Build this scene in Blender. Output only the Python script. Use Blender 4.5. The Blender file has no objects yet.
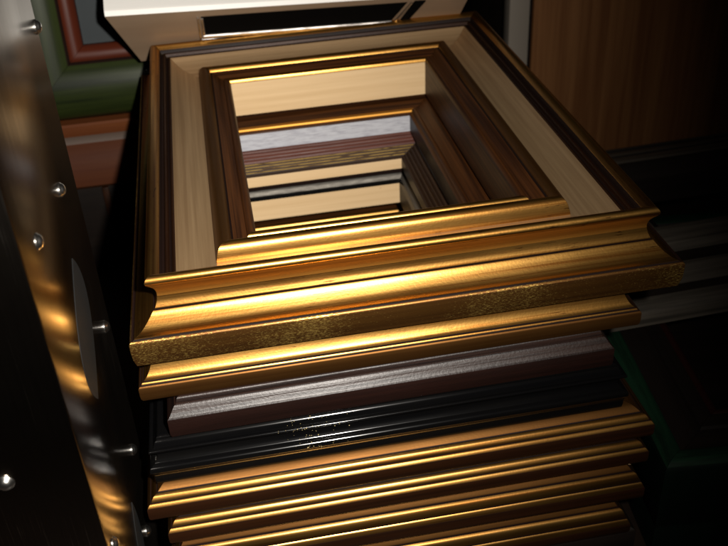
import bpy, bmesh, math, random
from mathutils import Vector, Matrix
random.seed(7)
scene = bpy.context.scene
COL = scene.collection
PI = math.pi

# ------------------------------------------------------------------ materials
def mat(name, base, rough=0.4, metal=0.0, c2=None, amt=0.5, stretch=(3.0, 90.0, 90.0), bump=0.15,
        coat=0.0, speck=None, speck_amt=0.0, rvar=0.15, detail=6.0, spec=0.5, ramp=(0.35, 0.65), speck_scale=(60, 420, 420), coarse=0.0, clump=0.35):
    m = bpy.data.materials.new(name); m.use_nodes = True
    nt = m.node_tree; N = nt.nodes; L = nt.links
    b = N['Principled BSDF']
    b.inputs['Roughness'].default_value = rough
    b.inputs['Metallic'].default_value = metal
    b.inputs['Coat Weight'].default_value = coat
    b.inputs['Coat Roughness'].default_value = 0.12
    b.inputs['Specular IOR Level'].default_value = spec
    tc = N.new('ShaderNodeTexCoord'); oi = N.new('ShaderNodeObjectInfo')
    add = N.new('ShaderNodeVectorMath'); add.operation = 'ADD'
    mul = N.new('ShaderNodeVectorMath'); mul.operation = 'SCALE'; mul.inputs['Scale'].default_value = 7.3
    cmb = N.new('ShaderNodeCombineXYZ')
    for k in ('X', 'Y', 'Z'): L.new(oi.outputs['Random'], cmb.inputs[k])
    L.new(cmb.outputs[0], mul.inputs[0])
    L.new(tc.outputs['Object'], add.inputs[0]); L.new(mul.outputs[0], add.inputs[1])
    mp = N.new('ShaderNodeMapping'); mp.inputs['Scale'].default_value = stretch
    L.new(add.outputs[0], mp.inputs[0])
    n1 = N.new('ShaderNodeTexNoise'); n1.inputs['Scale'].default_value = 1.0; n1.inputs['Detail'].default_value = detail
    n1.inputs['Roughness'].default_value = 0.62
    L.new(mp.outputs[0], n1.inputs['Vector'])
    rp = N.new('ShaderNodeValToRGB')
    rp.color_ramp.elements[0].position = ramp[0]; rp.color_ramp.elements[1].position = ramp[1]
    L.new(n1.outputs['Fac'], rp.inputs[0])
    mx = N.new('ShaderNodeMix'); mx.data_type = 'RGBA'
    mf = N.new('ShaderNodeMath'); mf.operation = 'MULTIPLY'; mf.inputs[1].default_value = amt
    L.new(rp.outputs[0], mf.inputs[0]); L.new(mf.outputs[0], mx.inputs['Factor'])
    c2 = c2 or tuple(x * 0.6 for x in base)
    mx.inputs['A'].default_value = (*base, 1); mx.inputs['B'].default_value = (*c2, 1)
    colour = mx.outputs['Result']
    # broad uneven tone
    n2 = N.new('ShaderNodeTexNoise'); n2.inputs['Scale'].default_value = 11.0; n2.inputs['Detail'].default_value = 5.0
    L.new(add.outputs[0], n2.inputs['Vector'])
    if speck:
        mp3 = N.new('ShaderNodeMapping'); mp3.inputs['Scale'].default_value = speck_scale
        L.new(add.outputs[0], mp3.inputs[0])
        n3 = N.new('ShaderNodeTexNoise'); n3.inputs['Scale'].default_value = 1.0; n3.inputs['Detail'].default_value = 4.0
        n3.inputs['Roughness'].default_value = 0.7
        L.new(mp3.outputs[0], n3.inputs['Vector'])
        ad3 = N.new('ShaderNodeMath'); ad3.operation = 'MULTIPLY_ADD'; ad3.inputs[1].default_value = clump
        L.new(n2.outputs['Fac'], ad3.inputs[0]); L.new(n3.outputs['Fac'], ad3.inputs[2])
        r3 = N.new('ShaderNodeValToRGB')
        t = 0.625 + 0.5 * clump - 0.25 * speck_amt
        r3.color_ramp.elements[0].position = t; r3.color_ramp.elements[1].position = t + 0.06
        L.new(ad3.outputs[0], r3.inputs[0])
        mx3 = N.new('ShaderNodeMix'); mx3.data_type = 'RGBA'
        L.new(r3.outputs[0], mx3.inputs['Factor']); L.new(colour, mx3.inputs['A'])
        mx3.inputs['B'].default_value = (*speck, 1)
        colour = mx3.outputs['Result']
    L.new(colour, b.inputs['Base Color'])
    ra = N.new('ShaderNodeMath'); ra.operation = 'MULTIPLY_ADD'
    ra.inputs[1].default_value = rvar * 2; ra.inputs[2].default_value = rough - rvar
    av = N.new('ShaderNodeMath'); av.operation = 'MULTIPLY_ADD'; av.inputs[1].default_value = 0.5
    hv = N.new('ShaderNodeMath'); hv.operation = 'MULTIPLY'; hv.inputs[1].default_value = 0.5
    L.new(n2.outputs['Fac'], hv.inputs[0]); L.new(n1.outputs['Fac'], av.inputs[0]); L.new(hv.outputs[0], av.inputs[2])
    L.new(av.outputs[0], ra.inputs[0]); L.new(ra.outputs[0], b.inputs['Roughness'])
    if bump:
        bp = N.new('ShaderNodeBump'); bp.inputs['Strength'].default_value = bump; bp.inputs['Distance'].default_value = 0.0012
        L.new(n1.outputs['Fac'], bp.inputs['Height'])
        out = bp
        if coarse:
            n4 = N.new('ShaderNodeTexNoise'); n4.inputs['Scale'].default_value = 420.0; n4.inputs['Detail'].default_value = 2.0
            L.new(add.outputs[0], n4.inputs['Vector'])
            b2 = N.new('ShaderNodeBump'); b2.inputs['Strength'].default_value = coarse; b2.inputs['Distance'].default_value = 0.0006
            L.new(n4.outputs['Fac'], b2.inputs['Height']); L.new(bp.outputs[0], b2.inputs['Normal'])
            out = b2
        L.new(out.outputs[0], b.inputs['Normal'])
    return m

GOLD = mat('antique_gold_leaf', (0.66, 0.355, 0.088), 0.33, 1.0, c2=(0.19, 0.064, 0.010), amt=0.88, stretch=(3, 260, 260), bump=0.06, rvar=0.11, coarse=0.09, speck=(0.10, 0.035, 0.012), speck_amt=-0.06, speck_scale=(45, 600, 600))
GOLDNECK = mat('amber_gold_leaf', (0.52, 0.25, 0.048), 0.50, 1.0, c2=(0.28, 0.12, 0.022), amt=0.7, stretch=(3, 220, 220), bump=0.06, rvar=0.08, coarse=0.09)
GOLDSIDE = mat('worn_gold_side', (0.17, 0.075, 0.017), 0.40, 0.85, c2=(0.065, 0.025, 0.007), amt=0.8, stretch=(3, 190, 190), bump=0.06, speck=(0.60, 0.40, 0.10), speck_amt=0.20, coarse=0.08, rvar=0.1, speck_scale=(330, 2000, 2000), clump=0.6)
GOLDPLAIN = mat('satin_gold_foil', (0.58, 0.315, 0.085), 0.33, 1.0, c2=(0.20, 0.072, 0.013), amt=0.85, stretch=(3, 240, 240), bump=0.06, rvar=0.09, coarse=0.06)
BRONZE = mat('bronze_brown_side', (0.027, 0.0090, 0.0028), 0.42, 0.3, c2=(0.011, 0.0036, 0.0012), amt=0.8, stretch=(4, 190, 190), bump=0.12, coarse=0.12, spec=0.25)
GROOVE = mat('dark_groove_bole', (0.012, 0.0055, 0.004), 0.5, 0.0, bump=0.1, spec=0.12)
DULLGOLD = mat('dull_bronze_gold', (0.13, 0.058, 0.015), 0.46, 0.85, c2=(0.080, 0.032, 0.008), amt=0.8, stretch=(4, 200, 200), bump=0.08, coarse=0.06, spec=0.2)
REDBROWN = mat('red_brown_lacquer', (0.072, 0.0250, 0.0070), 0.44, 0.0, c2=(0.017, 0.0056, 0.0023), amt=0.95, stretch=(3.5, 210, 210), bump=0.14, coarse=0.08, spec=0.16, ramp=(0.38, 0.62))
CREAMCOVE = mat('champagne_cove', (0.50, 0.335, 0.178), 0.40, 0.62, c2=(0.30, 0.18, 0.085), amt=0.7, stretch=(4, 220, 220), bump=0.14, rvar=0.08, coarse=0.08)
RAW = mat('raw_pale_wood', (0.74, 0.53, 0.30), 0.6, 0.0, c2=(0.60, 0.40, 0.20), amt=0.6, stretch=(3, 60, 140), bump=0.15, speck=(0.22, 0.12, 0.05), speck_amt=-0.42, speck_scale=(120, 160, 160), spec=0.3)
LIME = mat('limewashed_wood', (0.52, 0.53, 0.57), 0.6, 0.0, c2=(0.25, 0.24, 0.29), amt=0.8, stretch=(70, 700, 700), bump=0.2, ramp=(0.42, 0.72), spec=0.2)
BROWN = mat('dark_brown_stain', (0.020, 0.0088, 0.0058), 0.40, 0.0, c2=(0.006, 0.0026, 0.0020), amt=0.95, stretch=(7, 330, 330), bump=0.28, coarse=0.22, spec=0.42, rvar=0.12, ramp=(0.40, 0.60))
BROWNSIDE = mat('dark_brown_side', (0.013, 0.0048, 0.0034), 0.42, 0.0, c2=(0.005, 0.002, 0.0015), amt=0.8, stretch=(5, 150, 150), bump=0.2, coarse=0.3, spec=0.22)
RIB = mat('ribbed_mahogany', (0.120, 0.036, 0.022), 0.42, 0.0, c2=(0.045, 0.012, 0.009), amt=0.9, stretch=(10, 600, 600), bump=0.3, spec=0.3)
SPECKGOLD = mat('rubbed_gold_rib', (0.040, 0.019, 0.008), 0.5, 0.1, c2=(0.016, 0.007, 0.004), amt=0.7, stretch=(6, 400, 400), bump=0.3, spec=0.2)
BLACK = mat('black_lacquer', (0.0020, 0.0020, 0.0023), 0.13, 0.0, c2=(0.0035, 0.0033, 0.003), amt=0.6, stretch=(6, 140, 140), bump=0.02, rvar=0.04, spec=0.28)
SILVER = mat('brushed_silver_leaf', (0.58, 0.54, 0.50), 0.38, 1.0, c2=(0.24, 0.22, 0.20), amt=0.7, stretch=(30, 500, 500), bump=0.3)
DULLSILVER = mat('dull_silver_lip', (0.20, 0.185, 0.16), 0.55, 0.6, c2=(0.09, 0.08, 0.07), amt=0.8, stretch=(60, 700, 700), bump=0.3, spec=0.2)
GILTCREST = mat('rubbed_gilt_crest', (0.78, 0.52, 0.15), 0.5, 0.75, c2=(0.10, 0.04, 0.015), amt=0.95, stretch=(45, 500, 500), bump=0.15, ramp=(0.52, 0.62))
FLECK = mat('gold_paint_fleck', (0.85, 0.66, 0.30), 0.4, 0.2, bump=0.0)
BLACKGREEN = mat('black_green_side', (0.0022, 0.0060, 0.0036), 0.5, 0.0, c2=(0.0010, 0.0022, 0.0016), amt=0.9, stretch=(30, 30, 2), bump=0.1, spec=0.15)
GREEN = mat('green_stained_wood', (0.021, 0.029, 0.0065), 0.42, 0.0, c2=(0.0060, 0.0095, 0.003), amt=0.92, stretch=(3.0, 60, 60), bump=0.25, spec=0.18)
GREENDK = mat('dark_green_stain', (0.0055, 0.022, 0.0105), 0.55, 0.0, c2=(0.0022, 0.0085, 0.004), amt=0.95, stretch=(9, 90, 90), bump=0.25, spec=0.12, ramp=(0.4, 0.6))
REDLIP = mat('red_stained_lip', (0.072, 0.0145, 0.0062), 0.42, 0.0, c2=(0.055, 0.011, 0.005), amt=0.75, stretch=(5, 120, 120), bump=0.2, spec=0.2)
SLATE = mat('slate_backing_card', (0.026, 0.032, 0.035), 0.55, 0.0, c2=(0.020, 0.025, 0.028), amt=0.6, stretch=(6, 6, 6), bump=0.05, spec=0.2)
ORANGEWOOD = mat('orange_brown_wood', (0.115, 0.036, 0.0105), 0.5, 0.0, c2=(0.085, 0.024, 0.008), amt=0.8, stretch=(4, 80, 80), bump=0.2, spec=0.15)
REDWOOD = mat('red_brown_wood', (0.064, 0.020, 0.0078), 0.55, 0.0, c2=(0.050, 0.014, 0.006), amt=0.8, stretch=(4, 80, 80), bump=0.2, spec=0.12)
GREYLINE = mat('grey_brown_groove', (0.095, 0.065, 0.050), 0.5, 0.0, bump=0.1)
WHITE = mat('white_paint', (0.86, 0.84, 0.80), 0.45, 0.0, c2=(0.80, 0.77, 0.72), amt=0.5, stretch=(3, 30, 30), bump=0.05)
TAN = mat('tan_bevel_paint', (0.235, 0.165, 0.108), 0.42, 0.0, c2=(0.18, 0.115, 0.070), amt=0.6, stretch=(2.5, 22, 22), bump=0.08, spec=0.3)
GREYFRAME = mat('grey_stained_wood', (0.085, 0.072, 0.057), 0.5, 0.0, c2=(0.022, 0.019, 0.015), amt=0.85, stretch=(4, 110, 110), bump=0.25, spec=0.25)
MATTEBLACK = mat('matte_black_recess', (0.002, 0.0018, 0.0016), 0.8, 0.0, bump=0.1, spec=0.05)
DARKWOOD = mat('near_black_wood', (0.011, 0.0075, 0.0058), 0.48, 0.0, c2=(0.005, 0.0036, 0.0030), amt=0.8, stretch=(3, 60, 60), bump=0.15, spec=0.2)
DARKRED = mat('dark_red_lip', (0.017, 0.0038, 0.0028), 0.5, 0.0, c2=(0.018, 0.0035, 0.003), amt=0.8, stretch=(4, 90, 90), bump=0.15, spec=0.15)
PANEL = mat('veneer_door', (0.205, 0.092, 0.034), 0.5, 0.0, c2=(0.110, 0.040, 0.013), amt=0.85, stretch=(75, 75, 2.2), bump=0.08, spec=0.2)
EDGEPOST = mat('grey_edge_board', (0.22, 0.19, 0.155), 0.55, 0.0, c2=(0.22, 0.19, 0.155), amt=0.7, stretch=(90, 90, 30), bump=0.25)
TABLE = mat('dark_table_top', (0.016, 0.0095, 0.006), 0.5, 0.0, c2=(0.008, 0.005, 0.0035), amt=0.7, stretch=(3, 60, 60), bump=0.1, spec=0.2)
BACKWALL = mat('dark_wall_paint', (0.035, 0.028, 0.024), 0.7, 0.0, c2=(0.028, 0.022, 0.019), amt=0.6, stretch=(6, 6, 6), bump=0.1)
STEEL = mat('polished_steel_sheet', (0.125, 0.105, 0.086), 0.22, 1.0, c2=(0.090, 0.076, 0.062), amt=0.75, stretch=(420, 420, 2.5), bump=0.0, rvar=0.08, speck=(0.34, 0.30, 0.26), speck_amt=-0.05, speck_scale=(1500, 1500, 9), clump=0.5)
RIVETM = mat('bright_rivet_steel', (0.80, 0.78, 0.74), 0.24, 1.0, c2=(0.66, 0.63, 0.58), amt=0.4, stretch=(60, 60, 60), bump=0.02, rvar=0.04)
SLOTM = mat('blue_grey_slot_plate', (0.0058, 0.0070, 0.0076), 0.7, 0.0, c2=(0.006, 0.0072, 0.008), amt=0.5, stretch=(30, 30, 6), bump=0.05, spec=0.2)

# ------------------------------------------------------------------ helpers
def empty(name, loc, label, cat, rot=(0, 0, 0), group=None):
    o = bpy.data.objects.new(name, None); COL.objects.link(o)
    o.location = loc; o.rotation_euler = rot; o.empty_display_size = 0.03
    o['label'] = label; o['category'] = cat
    if group: o['group'] = group
    return o

def mk(name, me, parent=None, loc=(0, 0, 0), rz=0.0):
    o = bpy.data.objects.new(name, me); COL.objects.link(o)
    o.parent = parent; o.location = loc; o.rotation_euler = (0, 0, rz)
    return o

def finish(bm, name, mats, angle=38):
    bmesh.ops.remove_doubles(bm, verts=bm.verts, dist=1e-6)
    bmesh.ops.recalc_face_normals(bm, faces=bm.faces)
    me = bpy.data.meshes.new(name); bm.to_mesh(me); bm.free()
    for m in (mats if isinstance(mats, (list, tuple)) else [mats]): me.materials.append(m)
    for p in me.polygons: p.use_smooth = True
    me.set_sharp_from_angle(angle=math.radians(angle))
    return me

def curve(pts, n=4):
    """Catmull-Rom through pts"""
    out = []
    P = [pts[0]] + list(pts) + [pts[-1]]
    for i in range(1, len(P) - 2):
        p0, p1, p2, p3 = P[i-1], P[i], P[i+1], P[i+2]
        for k in range(n):
            t = k / n
            out.append(tuple(0.5 * ((2*p1[j]) + (-p0[j]+p2[j])*t + (2*p0[j]-5*p1[j]+4*p2[j]-p3[j])*t*t + (-p0[j]+3*p1[j]-3*p2[j]+p3[j])*t**3) for j in (0, 1)))
    out.append(tuple(pts[-1]))
    return out

GAP = 0.00025
def prism(name, poly, matidx, length, mats):
    """closed (s,z) section in mm run along local X between two mitre cuts"""
    bm = bmesh.new()
    poly = [(s/1000.0, z/1000.0) for s, z in poly]
    nx = 14
    rings = []
    for k in range(nx + 1):
        t = k / nx
        ring = []
        for s, z in poly:
            a = s + GAP; b = length - s - GAP
            ring.append(bm.verts.new((a + (b - a) * t, s, z)))
        rings.append(ring)
    n = len(poly)
    for k in range(nx):
        for i in range(n):
            j = (i + 1) % n
            f = bm.faces.new((rings[k][i], rings[k][j], rings[k+1][j], rings[k+1][i]))
            f.material_index = matidx[i]
    for ring in (rings[0], rings[-1]):
        f = bm.faces.new(ring); f.material_index = matidx[0]
    bm.normal_update()
    bmesh.ops.triangulate(bm, faces=[f for f in bm.faces if len(f.verts) > 4])
    return finish(bm, name, mats)

def shifted(pts, sh):
    """hidden underside of a sub-part"""
    if sh[0]: return [(pts[0][0] + sh[0], pts[0][1] - 6.0 * (1 if pts[-1][1] < pts[0][1] else 0)), (pts[-1][0] + sh[0], pts[-1][1])]
    return [(s + sh[0], z + sh[1]) for s, z in pts]

def picture_frame(label, x0, y0, x1, y1, zbase, segs, rot=0.0, side=None, name='picture_frame', group='picture frames in the stack', rx=0.0):
    """segs: (part name or None, material, [(s,z)...], (ds,dz) thickness shift for a part)"""
    W, D = x1 - x0, y1 - y0
    root = empty(name, (x0, y0, zbase), label, 'picture frame', (rx, 0, math.radians(rot)), group)
    mats, poly, idx = [], [], []
    def mi(m):
        if m not in mats: mats.append(m)
        return mats.index(m)
    # face i spans poly[i] -> poly[i+1]; shift so that a face takes the material of its own segment
    base_idx = []
    k = 0
    seq = []
    for part, m, pts, sh in segs:
        pp = pts if part is None else shifted(pts, sh)
        seq.append((pp, mi(m)))
    poly, idx = [], []
    for pp, q in seq:
        for a in range(len(pp)):
            p = pp[a]
            if poly and abs(poly[-1][0]-p[0]) < 1e-4 and abs(poly[-1][1]-p[1]) < 1e-4:
                idx[-1] = q; continue
            poly.append(p); idx.append(q)
    meshes = {}
    side = side or {}  # darker material swaps for the side rails: their shade put into the colour
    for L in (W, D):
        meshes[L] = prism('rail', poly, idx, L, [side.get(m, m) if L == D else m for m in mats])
    sub = {}
    for part, m, pts, sh in segs:
        if part is None: continue
        pg = list(pts) + list(reversed(shifted(pts, sh)))
        for L in (W, D):
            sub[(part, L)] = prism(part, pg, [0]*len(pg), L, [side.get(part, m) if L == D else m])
    for loc, rz, L in (((0, 0, 0), 0, W), ((W, 0, 0), PI/2, D), ((W, D, 0), PI, W), ((0, D, 0), -PI/2, D)):
        r = mk('rail', meshes[L], root, (loc[0], loc[1], loc[2] + random.uniform(-0.00025, 0.00025)), rz)
        for part, m, pts, sh in segs:
            if part: mk(part, sub[(part, L)], r)
    return root

def box_bm(bm, x0, x1, y0, y1, z0, z1, bev=0.0):
    r = bmesh.ops.create_cube(bm, size=1.0)
    for v in r['verts']:
        v.co = Vector(((x0+x1)/2 + v.co.x*(x1-x0), (y0+y1)/2 + v.co.y*(y1-y0), (z0+z1)/2 + v.co.z*(z1-z0)))
    if bev:
        es = list({e for v in r['verts'] for e in v.link_edges})
        bmesh.ops.bevel(bm, geom=es, offset=bev, segments=2, affect='EDGES', profile=0.5)

def box(name, x0, x1, y0, y1, z0, z1, m, parent=None, bev=0.0, label=None):
    bm = bmesh.new(); box_bm(bm, x0, x1, y0, y1, z0, z1, bev)
    return mk(name, finish(bm, name, m), parent)

# ------------------------------------------------------------------ setting
TZ = -0.393
o = box('table_top', -1.6, 2.2, -0.62, 1.28, TZ-0.04, TZ, TABLE, bev=0.003); o['kind'] = 'structure'
o = box('back_wall', -1.8, 2.6, 1.30, 1.36, -0.9, 1.4, BACKWALL); o['kind'] = 'structure'
o = box('floor', -2.2, 3.0, -1.6, 1.6, -1.16, -1.10, TABLE); o['kind'] = 'structure'

# ------------------------------------------------------------------ the stack (profiles in mm; s inwards, z above the frame's bottom)
def off(pts, ds, dz): return [(s + ds, z + dz) for s, z in pts]
# --- top frame: measured with s=0 at the lip and z=0 at the lip top
def T(pts): return off(pts, 22, 74)
top_segs = [
    (None, GOLDSIDE, T([(-19.5, -74), (-21.4, -66), (-22, -58), (-22, -50.2), (-21.4, -48.6), (-20.2, -47.8)]), None),
    (None, GROOVE, T([(-20.2, -47.8), (-18.9, -48.6), (-17.6, -47.4)]), None),
    (None, GOLD, T(curve([(-17.6, -47.4), (-13, -46.0), (-8, -42.6), (-3, -37.6), (-0.4, -34.4), (0.6, -33.4)], 4)), None),
    (None, GROOVE, T([(0.6, -33.4), (2.2, -33.7), (2.0, -32.5)]), None),
    (None, GOLD, T(curve([(2.0, -32.5), (4.4, -27.5), (5.6, -22.5)], 4)), None),
    (None, GOLDNECK, T(curve([(5.6, -22.5), (5.6, -18.5), (4.2, -14), (1.6, -10.2), (-0.4, -8.0)], 4)), None),
    (None, GOLD, T(curve([(-0.4, -8), (-1.7, -5.4), (-1.4, -2.8), (0.4, -0.7), (3.2, 0), (7.2, -1.8), (10.4, -5.0)], 4)), None),
    (None, GROOVE, T([(10.4, -5.0), (12.0, -10.2), (14, -10.0)]), None),
    (None, BRONZE, T(curve([(14, -10), (15.4, -8.3), (17.2, -9.0), (18.2, -12.4)], 3)), None),
    (None, GROOVE, T([(18.2, -12.4), (19.4, -13.6), (20.4, -12.6)]), None),
    (None, BRONZE, T([(20.4, -12.6), (22, -11.6), (23.4, -12.8)]), None),
    ('cove', CREAMCOVE, T(curve([(23.4, -12.8), (30, -20.0), (38, -25.6), (47, -28.9), (55, -30.2), (57.4, -30.3)], 4)), (0, -4)),
    ('slip', GOLD, T(curve([(57.4, -30.3), (58.4, -25.5), (60.6, -18.6), (64, -15.0), (68, -14.2), (71.4, -16.2), (73.4, -19.6)], 4)), (0, -9)),
    (None, GROOVE, T([(73.4, -19.6), (74.4, -20.8), (75.4, -20.4)]), None),
    (None, REDBROWN, T(curve([(75.4, -20.4), (80, -22.4), (85, -25.6), (88, -26.6)], 3)), None),
    ('lip', GOLD, T(curve([(88, -26.6), (89.6, -24.4), (92.6, -23.4), (95.6, -25.0), (97.0, -28.5)], 4)), (0, -5)),
    ('inner_face', RAW, T([(97.0, -29.2), (97.4, -73.6)]), (-3, 0)),
    (None, GROOVE, T([(94, -74), (-19.5, -74)]), None),
]
F1 = picture_frame('big bright gold frame with a cream cove, topmost of the stack', -0.022, -0.022, 0.472, 0.600, -0.074, top_segs, side={'inner_face': REDBROWN, 'lip': REDBROWN, 'slip': DULLGOLD})  # side rails: shade painted in as brown lip, slip and inner face

# --- second frame: low gold front, red brown top, limewashed inner face
def S(pts): return off(pts, 0, 112.5)
second_segs = [
    (None, DULLGOLD, S([(1.5, -112.5), (0.4, -110), (0, -106), (0, -98.6), (0.6, -97.4), (1.4, -96.8)]), None),
    (None, GROOVE, S([(1.4, -96.8), (2.4, -97.2), (2.9, -96)]), None),
    (None, GOLD, S(curve([(2.9, -96), (3.6, -94.9), (4.2, -94.6)], 2)), None),
    (None, GROOVE, S([(4.2, -94.6), (5.0, -95.0), (5.4, -93.8)]), None),
    (None, GOLD, S(curve([(5.4, -93.8), (8.4, -91.6), (11.6, -86.4), (14.6, -79.4), (17.4, -75.8), (21, -75)], 4)), None),
    (None, REDBROWN, S([(21, -75), (52, -74.6)] + curve([(52, -74.6), (60, -74.6), (68, -77.2), (75, -79.6)], 3)), None),
    (None, GROOVE, S([(75, -79.6), (76, -80.6), (77, -79.6)]), None),
    (None, REDBROWN, S(curve([(77, -79.6), (86, -80.2), (94, -83.4), (101, -85.8)], 3)), None),
    ('lip', GOLDNECK, S(curve([(101, -85.8), (102.6, -83.6), (105, -82.8), (107.6, -84.2), (108.6, -86.6)], 3)), (0, -5)),
    (None, REDBROWN, S([(108.6, -86.6), (111.4, -88.6), (112, -90)]), None),
    ('inner_face', LIME, S([(112, -90), (112, -112.2)]), (-3, 0)),
    (None, GROOVE, S([(109, -112.5), (1.5, -112.5)]), None),
]
F2 = picture_frame('slim gold frame with brown inner moulding, directly under the topmost frame', -0.023, -0.021, 0.437, 0.566, -0.1126, second_segs, rot=0.0, side={'inner_face': BROWNSIDE, 'lip': REDBROWN})  # lip and inner face darkened on the side rails to paint their shade

# --- third: dark brown, ribbed on its inner slope with rubbed gold ribs
def U(pts): return off(pts, 0, 149.6)
def ribs(s0, z0, s1, z1, n, h):
    out = []
    for i in range(n):
        for k in range(6):
            t = (i + k / 6) / n
            out.append((s0 + (s1-s0)*t, z0 + (z1-z0)*t + h*abs(math.sin(PI*k/6)) ))
    out.append((s1, z1))
    return out
def gilt(s0, z0, s1, z1, n):
    out = []
    P = lambda t, h: (s0 + (s1-s0)*t, z0 + (z1-z0)*t + h)
    for i in range(n):
        out.append((None, SPECKGOLD, U([P(i/n, 0), P((i+0.2)/n, -0.9), P((i+0.40)/n, 0.2)]), None))
        out.append((None, GILTCREST, U(curve([P((i+0.40)/n, 0.2), P((i+0.60)/n, 1.5), P((i+0.86)/n, 1.3)], 2)), None))
        out.append((None, SPECKGOLD, U([P((i+0.86)/n, 1.3), P((i+1)/n, 0)]), None))
    return out
third_segs = [
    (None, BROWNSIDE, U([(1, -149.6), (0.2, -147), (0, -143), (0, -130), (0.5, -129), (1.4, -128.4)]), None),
    (None, BROWN, U(curve([(1.4, -128.4), (3.2, -126.2), (5.4, -122.8), (7.0, -120.6), (8.0, -119.7)], 3)), None),
    (None, BROWN, U([(8.0, -119.7), (9.0, -120.0), (9.3, -119.0)]), None),
    (None, BROWN, U(curve([(9.3, -119.0), (9.9, -116.6), (10.9, -114.4), (13.5, -113.4), (17, -113.2)], 3)), None),
    (None, BROWN, U([(17, -113.2), (44, -113.0)]), None),
    (None, RIB, U([(44, -113.0)] + ribs(46, -114.4, 80, -121.6, 5, 3.2)), None),
    *gilt(80, -121.6, 100, -127.0, 4),
    (None, SPECKGOLD, U([(100, -127.0), (103, -126.4), (105, -128.4)]), None),
    ('inner_face', RAW, U([(105, -128.4), (105, -142.5)]), (-3, 0)),
    (None, GROOVE, U([(101, -143), (101, -149.6), (1, -149.6)]), None),
]
F3 = picture_frame('dark brown frame set back between the slim gold frame and the black frame', -0.0035, -0.031, 0.411, 0.512, -0.1497, third_segs, rot=0.4, side={'inner_face': BROWNSIDE, GILTCREST: SPECKGOLD, RIB: BROWN})  # ribs, gilt and inner face coloured darker on side rails, as painted shade

# --- fourth: black lacquer with a silver inner lip
def V(pts): return off(pts, 0, 199.5)
fourth_segs = [
    (None, BLACK, V([(3.5, -199.5), (3.0, -196), (2.8, -190)] + curve([(2.8, -190), (1.8, -187), (0.2, -184), (0.2, -180.4), (2.2, -178.2), (5, -177.0)], 4)), None),
    (None, BLACK, V(curve([(5, -177.0), (8.2, -172.5), (8.2, -168), (5.2, -164.4), (3.0, -162.8)], 4)), None),
    (None, BLACK, V(curve([(3.0, -162.8), (2.4, -161.4), (3.2, -160.2), (5, -159.9)], 3)), None),
    (None, BLACK, V([(5, -159.9), (6.6, -160.2), (7.0, -158.6)]), None),
    (None, BLACK, V(curve([(7.0, -158.6), (8.4, -155.6), (10.6, -153.6)], 3)), None),
    (None, BLACK, V(curve([(10.6, -153.6), (10.6, -151.8), (12.2, -150.6), (15, -150.2)], 3)), None),
    (None, BLACK, V([(15, -150.2), (103, -150.2), (110, -152.0), (117.2, -158.6)]), None),
    ('lip', DULLSILVER, V(curve([(117.2, -158.6), (118.6, -158.0), (121.6, -160.4), (123.6, -164.6)], 3)), (0, -4)),
    (None, BLACK, V([(123.6, -164.6), (124.8, -167.6), (125.6, -170)]), None),
    ('inner_face', RAW, V([(125.6, -170), (125.6, -199.3)]), (-3, 0)),
    (None, BLACK, V([(122.6, -199.5), (3.5, -199.5)]), None),
]
F4 = picture_frame('glossy black frame with a silver inner lip and gold flecks on its front', -0.0275, -0.0365, 0.427, 0.546, -0.1998, fourth_segs, side={'inner_face': DARKWOOD})  # side rails' inner face swapped to dark wood, shade as colour
bm = bmesh.new()
for i in range(85):
    u = random.gauss(0, 0.5); x = 0.118 + 0.030*max(-1.3, min(1.5, u)) + random.choice((0, 0, 0.012))
    h = random.random()
    z = (-0.166 + 0.012*h) + 0.1998 - 0.0 if random.random() < 0.45 else (-0.186 + 0.022*h) + 0.1998
    # small lumps sitting on the front mouldings
    zz = (z - 0.1998) * 1000
    prof = fourth_segs
    best = None
    for part, m, pts, sh in prof[:6]:
        for (s, q) in pts:
            dq = abs((q - 199.5) - zz)
            if best is None or dq < best[0]: best = (dq, s)
    r = 0.00018 + 0.00030*random.random()**2
    bmesh.ops.create_icosphere(bm, subdivisions=1, radius=r, matrix=Matrix.Translation((x + 0.0275, best[1]/1000.0 - 0.0001, z)))
fl = mk('gold_fleck', finish(bm, 'gold_fleck', FLECK), F4); fl['kind'] = 'stuff'

# --- fifth to eighth: slim gold frames with three-step fronts
def slim(h, fl_, w, brown_top=True, lipw=10.0):
    """h total height, fl_ height of the flare edge (side band below it), w rail width"""
    t = h - 1.0
    d = t - fl_
    return [
        (None, BRONZE, [(1.6, 0), (0.4, 2), (0, 5), (0, fl_ - 1.2), (0.6, fl_ - 0.2)], None),
        (None, GOLDPLAIN, curve([(0.6, fl_ - 0.2), (1.2, fl_ + d*0.05), (2.4, fl_ + d*0.14), (3.4, fl_ + d*0.18)], 3), None),
        (None, GROOVE, [(3.4, fl_ + d*0.18), (4.2, fl_ + d*0.16), (4.5, fl_ + d*0.22)], None),
        (None, GOLDPLAIN, curve([(4.5, fl_ + d*0.22), (5.4, fl_ + d*0.35), (7.4, fl_ + d*0.50), (9.8, fl_ + d*0.56)], 3), None),
        (None, GROOVE, [(9.8, fl_ + d*0.56), (10.8, fl_ + d*0.53), (11.4, fl_ + d*0.60)], None),
        (None, DULLGOLD, curve([(11.4, fl_ + d*0.60), (14, fl_ + d*0.74), (18, fl_ + d*0.90), (lipw + 14, t)], 3), None),
        (None, REDBROWN, [(lipw + 14, t), (w*0.6, t + 0.6), (w - 8, t - 2)], None),
        ('lip', GOLDPLAIN, curve([(w - 8, t - 2), (w - 5, t - 0.4), (w - 1.5, t - 2.4), (w, t - 6)], 3), (0, -4)),
        ('inner_face', RAW, [(w, t - 6), (w, 0.2)], (-3, 0)),
        (None, GROOVE, [(w - 3, 0), (1.6, 0)], None),
    ]
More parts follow.
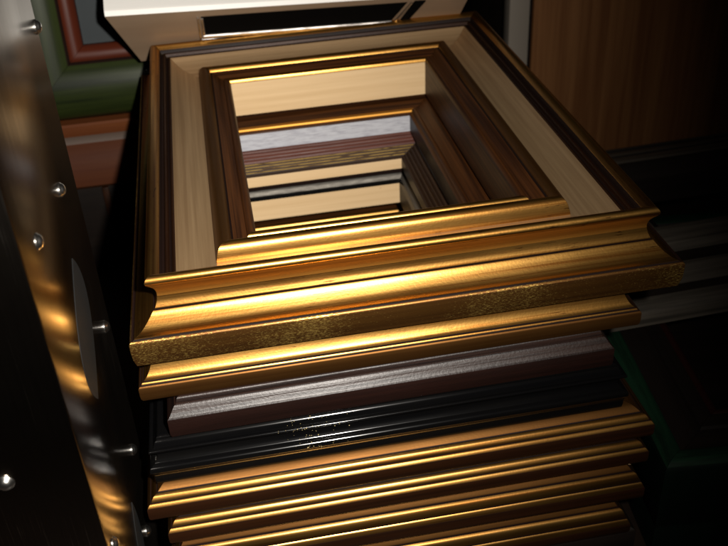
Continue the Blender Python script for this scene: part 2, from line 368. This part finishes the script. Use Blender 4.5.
F5 = picture_frame('wide gold frame under the black frame, its side rail showing at right', -0.036, -0.0475, 0.4535, 0.572, -0.2320, slim(32, 15.6, 92))
F6 = picture_frame('gold frame with a chipped right corner, second below the black frame', -0.0225, -0.050, 0.4505, 0.548, -0.2645, slim(32, 15, 88))
F7 = picture_frame('gold frame third below the black frame with a stray splinter at its right corner', -0.026, -0.055, 0.448, 0.560, -0.3075, slim(42.5, 15.5, 90), rot=-0.3)
F8 = picture_frame('lowest gold frame at the bottom edge of the photo', -0.033, -0.060, 0.436, 0.555, -0.3505, slim(42.5, 13, 90), rot=-0.3)
F9 = picture_frame('dark frame half hidden beneath all the gold frames', -0.020, -0.056, 0.447, 0.550, -0.3925,
                   [(None, DARKWOOD, [(1, 0), (0, 3), (0, 34), (1.5, 36), (6, 38)], None), (None, DARKWOOD, [(6, 38), (20, 41.5), (80, 41.5), (88, 36)], None),
                    (None, DARKWOOD, [(88, 36), (90, 0.0)], None), (None, DARKWOOD, [(90, 0), (1, 0)], None)])
# splinter on the seventh frame's corner
bm = bmesh.new()
bmesh.ops.create_cone(bm, cap_ends=True, segments=6, radius1=0.0004, radius2=0.00012, depth=0.020)
me = finish(bm, 'splinter', RAW)
sp = mk('splinter', me, F7, (0.452, 0.014, 0.0405)); sp.rotation_euler = (math.radians(70), math.radians(12), math.radians(40))

# ------------------------------------------------------------------ steel post with rivets and oval slots (left edge)
PX, PY0, PY1 = -0.045, -0.176, 0.050
post = empty('display_post', (-0.145, -0.06, TZ), 'polished steel post with rivets and oval slots left of the stack', 'metal post')
pinv = Vector((0.145, 0.06, -TZ))
def pmk(name, bm, m):
    me = finish(bm, name, m); me.transform(Matrix.Translation(pinv)); return mk(name, me, post)
bm = bmesh.new(); box_bm(bm, -0.245, PX, PY0, PY1, TZ, 0.60, 0.0022)
pmk('sheet', bm, STEEL)
def rivet(pos, axis, r):
    bm = bmesh.new()
    prof = [(1.0, 0.0), (1.0, 0.12), (0.90, 0.22), (0.84, 0.27), (0.74, 0.46), (0.50, 0.64), (0.24, 0.72)]
    rings = []
    for q, h in prof:
        rings.append([bm.verts.new((h*r, q*r*math.cos(2*PI*k/18), q*r*math.sin(2*PI*k/18))) for k in range(18)])
    for a, b in zip(rings, rings[1:]):
        for k in range(18): bm.faces.new((a[k], a[(k+1) % 18], b[(k+1) % 18], b[k]))
    bm.faces.new(rings[-1]); bm.faces.new(list(reversed(rings[0])))
    if axis == 'y': bmesh.ops.rotate(bm, verts=bm.verts, cent=(0, 0, 0), matrix=Matrix.Rotation(-PI/2, 3, 'Z'))
    bmesh.ops.translate(bm, verts=bm.verts, vec=pos)
    pmk('rivet', bm, RIVETM)
for y, z in ((0.044, 0.203), (-0.020, 0.100), (-0.131, 0.121), (0.020, -0.056), (0.004, -0.188), (-0.026, -0.266), (-0.158, -0.132), (-0.150, 0.30)):
    rivet((PX, y, z), 'x', 0.0057)
for x, z in ((-0.098, -0.036), (-0.086, 0.165), (-0.150, -0.10)):
    rivet((x, PY0, z), 'y', 0.0064)
def slot(y, z, ry, rz, lean):
    bm = bmesh.new(); n = 22; pts = []
    for k in range(n): t = -1 + 2*k/n; pts.append((-(1 - t*t), t))
    for k in range(n): t = 1 - 2*k/n; pts.append(((1 - t*t), t))
    a = [bm.verts.new((PX + 0.0003, y + ry*p + lean*q, z + rz*q)) for p, q in pts]
    c = [bm.verts.new((PX - 0.002, y + ry*p + lean*q, z + rz*q)) for p, q in pts]
    bm.faces.new(a); bm.faces.new(list(reversed(c)))
    n = len(pts)
    for k in range(n): bm.faces.new((a[k], c[k], c[(k+1) % n], a[(k+1) % n]))
    pmk('oval_slot', bm, SLOTM)
slot(-0.060, -0.001, 0.038, 0.053, 0.020)
slot(-0.068, -0.245, 0.018, 0.052, 0.010)

# ------------------------------------------------------------------ green frame leaning at the back left
K = 1.38
def G(pts): return [(p * K, q) for p, q in pts]
gsegs = [
    (None, GREEN, G([(0, 0), (0, 10)] + curve([(0, 10), (5, 24), (16, 35), (32, 40), (48, 37), (58, 30)], 5)), None),
    (None, GROOVE, G([(58, 30), (59.5, 28), (61, 29)]), None),
    ('lip', REDLIP, G(curve([(61, 29), (64, 31), (70, 30), (74, 25), (76, 20)], 3)), (0, -5)),
    (None, GROOVE, G([(76, 15), (76, 0)]), None),
    (None, GROOVE, G([(76, 0), (0, 0)]), None),
]
gf = picture_frame('green frame with a red inner lip leaning upright at the back left', -0.205, 0.672, 0.42, 1.222, -0.128, gsegs, group='frames leaning behind the stack', rx=math.radians(80))
box('backing', 0.095, 0.530, 0.095, 0.46, 0.003, 0.009, SLATE, gf)

# red brown wooden frame lying beneath it
rsegs = [
    (None, REDWOOD, [(0, 0), (0, 44), (1.5, 46)], None),
    (None, REDWOOD, [(1.5, 46), (2, 68), (2.4, 70)], None),
    (None, GREYLINE, [(2.4, 70), (3.4, 76), (2.6, 82)], None),
    (None, ORANGEWOOD, [(2.6, 82), (1.6, 84), (1.6, 98), (4, 101), (90, 102), (92, 98)], None),
    (None, REDWOOD, [(92, 98), (94, 0)], None),
    (None, REDWOOD, [(94, 0), (0, 0)], None),
]
rf = picture_frame('deep red brown wooden frame lying below the leaning green frame', -0.260, 0.655, 0.38, 1.10, -0.2345, rsegs, group='frames lying behind the stack')
dk = empty('storage_box', (0.06, 0.87, TZ), 'dark brown glossy box under the red brown wooden frame', 'box')
b = box('body', -0.32, 0.31, -0.20, 0.22, 0.0, 0.150, DARKWOOD, dk, 0.003)
b = box('lid', -0.325, 0.315, -0.205, 0.225, 0.150, 0.158, BRONZE, dk, 0.001)
b = box('corner_strip', -0.178, -0.168, -0.206, -0.198, 0.002, 0.148, BRONZE, dk, 0.001)

# ------------------------------------------------------------------ white frame with tan bevel behind the top frame
wf = empty('white_frame', (0.0, 0.585, -0.02), 'thick white frame with silver edged slot in its tan sloping side, behind the topmost frame', 'picture frame')
A = Vector((-0.0185, 0.604, -0.030)); B = Vector((0.418, 0.604, -0.040))
C_ = Vector((0.432, 0.545, 0.0345)); Dd = Vector((-0.0484, 0.545, 0.0535))
E0 = Vector((-0.0484, 0.548, 0.0600)); E1 = Vector((0.432, 0.548, 0.0395))
def wmk(name, bm, m, ang=25):
    me = finish(bm, name, m, ang); me.transform(Matrix.Translation((0, -0.585, 0.02))); return mk(name, me, wf)
bm = bmesh.new()
dp = Vector((0, 0.060, 0.0)); db = Vector((0, 0.075, 0.012))
NU, NV = 12, 6
def bil(u, v): return A.lerp(B, u).lerp(Dd.lerp(C_, u), v)
fr = [[bm.verts.new(bil(i/NU, j/NV)) for j in range(NV+1)] for i in range(NU+1)]
bk = [[bm.verts.new(bil(i/NU, j/NV) + dp.lerp(db, j/NV)) for j in range(NV+1)] for i in range(NU+1)]
for i in range(NU):
    for j in range(NV):
        bm.faces.new((fr[i][j], fr[i+1][j], fr[i+1][j+1], fr[i][j+1])); bm.faces.new((bk[i][j], bk[i][j+1], bk[i+1][j+1], bk[i+1][j]))
    for j in (0, NV): bm.faces.new((fr[i][j], fr[i+1][j], bk[i+1][j], bk[i][j]))
for i in (0, NU):
    for j in range(NV): bm.faces.new((fr[i][j], fr[i][j+1], bk[i][j+1], bk[i][j]))
wmk('bevel', bm, TAN)
bm = bmesh.new()
lo = [Dd + Vector((0, 0.0005, 0.0004)), C_ + Vector((0, 0.0005, 0.0004))]
ring = []
for p, q in ((lo[0], E0), (lo[1], E1)):
    ring.append([p, q, q + Vector((0, 0.003, 0.0025)), q + Vector((0, 0.105, 0.048)), p + Vector((0, 0.10, -0.004))])
r0 = [bm.verts.new(v) for v in ring[0]]; r1 = [bm.verts.new(v) for v in ring[1]]
for i in range(5): bm.faces.new((r0[i], r1[i], r1[(i+1) % 5], r0[(i+1) % 5]))
bm.faces.new(r0); bm.faces.new(list(reversed(r1)))
wmk('face', bm, WHITE)
# inlay on the bevel: a dark recess with silver lips
def onb(u, v, outw=0.0):
    """point on the bevel: u in metres along A->B from x=0, v 0..1 bottom to top, outw along its normal"""
    t0 = (u - A.x) / (B.x - A.x)
    p = A.lerp(B, t0).lerp(Dd.lerp(C_, (u - Dd.x) / (C_.x - Dd.x)), v)
    n = (B - A).cross(Dd - A).normalized()
    return p + n * outw
def bbar(p0, p1, r, name, m):
    bm = bmesh.new()
    a, b = onb(*p0, 0.0015), onb(*p1, 0.0015)
    ax = (b - a).normalized(); e1 = ax.cross(Vector((0, 0, 1))).normalized(); e2 = ax.cross(e1)
    ra = [bm.verts.new(a + (e1*math.cos(2*PI*k/12) + e2*math.sin(2*PI*k/12))*r) for k in range(12)]
    rb = [bm.verts.new(b + (e1*math.cos(2*PI*k/12) + e2*math.sin(2*PI*k/12))*r) for k in range(12)]
    for k in range(12): bm.faces.new((ra[k], rb[k], rb[(k+1) % 12], ra[(k+1) % 12]))
    bm.faces.new(ra); bm.faces.new(list(reversed(rb)))
    wmk(name, bm, m, 50)
def bslab(pts, th, name, m):
    bm = bmesh.new()
    a = [bm.verts.new(onb(u, v, th)) for u, v in pts]; c = [bm.verts.new(onb(u, v, -0.002)) for u, v in pts]
    bm.faces.new(a); bm.faces.new(list(reversed(c)))
    for i in range(len(a)): bm.faces.new((a[i], c[i], c[(i+1) % len(a)], a[(i+1) % len(a)]))
    wmk(name, bm, m)
U0, U1 = 0.067, 0.326
bslab([(U0+0.004, .42), (U1-0.001, .42), (U1+0.020, .90), (U0+0.004, .88)], 0.0006, 'recess', MATTEBLACK)
bbar((U0, .40), (U1+0.004, .40), 0.0011, 'silver_lip', SILVER)
bbar((U0+0.004, .475), (U1+0.002, .475), 0.0030, 'silver_lip', SILVER)
bbar((U0, .40), (U0, .88), 0.0013, 'silver_lip', SILVER)
bbar((U0+0.005, .50), (U0+0.005, .86), 0.0018, 'silver_lip', SILVER)
bbar((U1+0.003, .40), (U1+0.026, .9), 0.0016, 'silver_lip', SILVER)
bslab([(U1+0.005, .24), (U1+0.015, .24), (U1+0.045, .92), (U1+0.030, .92)], 0.0020, 'dark_strip', MATTEBLACK)

# ------------------------------------------------------------------ right side: green frame, grey frame, cabinet
dsegs = [
    (None, BLACKGREEN, [(0, 0), (0, 36), (1.2, 38), (1.2, 44), (0, 46), (0, 120), (2, 126)], None),
    (None, GREENDK, curve([(2, 126), (8, 130), (18, 130), (24, 127)], 3), None),
    (None, DARKWOOD, [(24, 127), (26, 122), (40, 118), (58, 118), (60, 121)], None),
    (None, DARKWOOD, [(60, 121), (70, 123), (78, 120), (80, 116)], None),
    ('lip', DARKRED, curve([(80, 116), (83, 118), (88, 117), (91, 112)], 3), (0, -4)),
    (None, DARKWOOD, [(91, 110), (92, 0)], None),
    (None, DARKWOOD, [(92, 0), (0, 0)], None),
]
g2 = picture_frame('deep dark green frame lying in shadow right of the stack', 0.464, -0.062, 0.88, 0.42, -0.3925, dsegs, rot=-6, group='frames lying right of the stack')
box('backing', 0.088, 0.328, 0.088, 0.394, 0.040, 0.050, DARKWOOD, g2)
qsegs = [
    (None, GREYFRAME, [(0, 0), (0, 16), (2, 20), (16, 27), (20, 27)], None),
    (None, DARKWOOD, [(20, 27), (22, 23), (36, 26)], None),
    (None, GREYFRAME, [(36, 26), (38, 33), (58, 40), (62, 40)], None),
    (None, DARKWOOD, [(62, 40), (64, 36), (84, 40)], None),
    (None, GREYFRAME, [(84, 40), (88, 52), (110, 58), (118, 58)], None),
    (None, DARKWOOD, [(118, 58), (124, 54), (140, 40)], None),
    (None, DARKWOOD, [(140, 40), (142, 0)], None),
    (None, DARKWOOD, [(142, 0), (0, 0)], None),
]
g3 = picture_frame('wide stepped grey frame lying on the dark green frame at right', 0.485, 0.150, 1.02, 0.56, -0.2580, qsegs, rot=2, group='frames lying right of the stack')

cab = empty('wood_cabinet', (0.90, 0.82, TZ), 'brown veneered cabinet door with a grey edge board behind the stack at right', 'cabinet')
def cbox(name, x0, x1, y0, y1, z0, z1, m, bev=0.001):
    return box(name, x0-0.90, x1-0.90, y0-0.82, y1-0.82, z0-TZ, z1-TZ, m, cab, bev)
cbox('door', 0.580, 1.60, 0.702, 0.722, TZ+0.003, 0.62, PANEL)
cbox('edge_board', 0.540, 0.5725, 0.700, 0.730, TZ+0.001, 0.62, EDGEPOST)
cbox('edge_strip', 0.5730, 0.5790, 0.706, 0.722, TZ+0.001, 0.62, DARKWOOD)
cbox('carcass', 0.545, 1.58, 0.732, 1.10, TZ+0.001, 0.60, DARKWOOD)

# ------------------------------------------------------------------ camera
r = Vector((0.98239069, -0.18072673, -0.04739595)); u = Vector((0.13876079, 0.53586328, 0.8328241)); f = Vector((0.12511583, 0.82473535, -0.55150488))
M = Matrix((( r.x, u.x, -f.x, 0.08188068), (r.y, u.y, -f.y, -0.6648243), (r.z, u.z, -f.z, 0.41951796), (0, 0, 0, 1)))
cd = bpy.data.cameras.new('camera'); cam = bpy.data.objects.new('camera', cd); COL.objects.link(cam)
cam.matrix_world = M; cd.sensor_width = 36.0; cd.lens = 36.0 * 930.82 / 728.0; cd.clip_start = 0.01; cd.clip_end = 50
scene.camera = cam
cd.dof.use_dof = True; cd.dof.focus_distance = 0.80; cd.dof.aperture_fstop = 10.0

# ------------------------------------------------------------------ light: one hard flash to the upper right of the lens
def spot(loc, aim, energy, size, blend, rad, col):
    ld = bpy.data.lights.new('flash', 'SPOT'); ld.energy = energy; ld.spot_size = math.radians(size); ld.spot_blend = blend
    ld.shadow_soft_size = rad; ld.color = col
    lo_ = bpy.data.objects.new('flash', ld); COL.objects.link(lo_); lo_.location = loc
    lo_.rotation_euler = (Vector(aim) - Vector(loc)).to_track_quat('-Z', 'Y').to_euler()
spot((0.20, -0.69, 0.49), (-0.36, 0.20, -0.04), 90, 110, 1.0, 0.016, (1.0, 0.94, 0.86))

w = bpy.data.worlds.new('World'); scene.world = w; w.use_nodes = True
bg = w.node_tree.nodes['Background']; bg.inputs[0].default_value = (1.0, 0.75, 0.55, 1); bg.inputs[1].default_value = 0.003

scene.view_settings.view_transform = 'Standard'; scene.view_settings.look = 'None'
scene.view_settings.exposure = 0.0; scene.view_settings.gamma = 1.0
scene.render.engine = 'CYCLES'
scene.cycles.max_bounces = 6
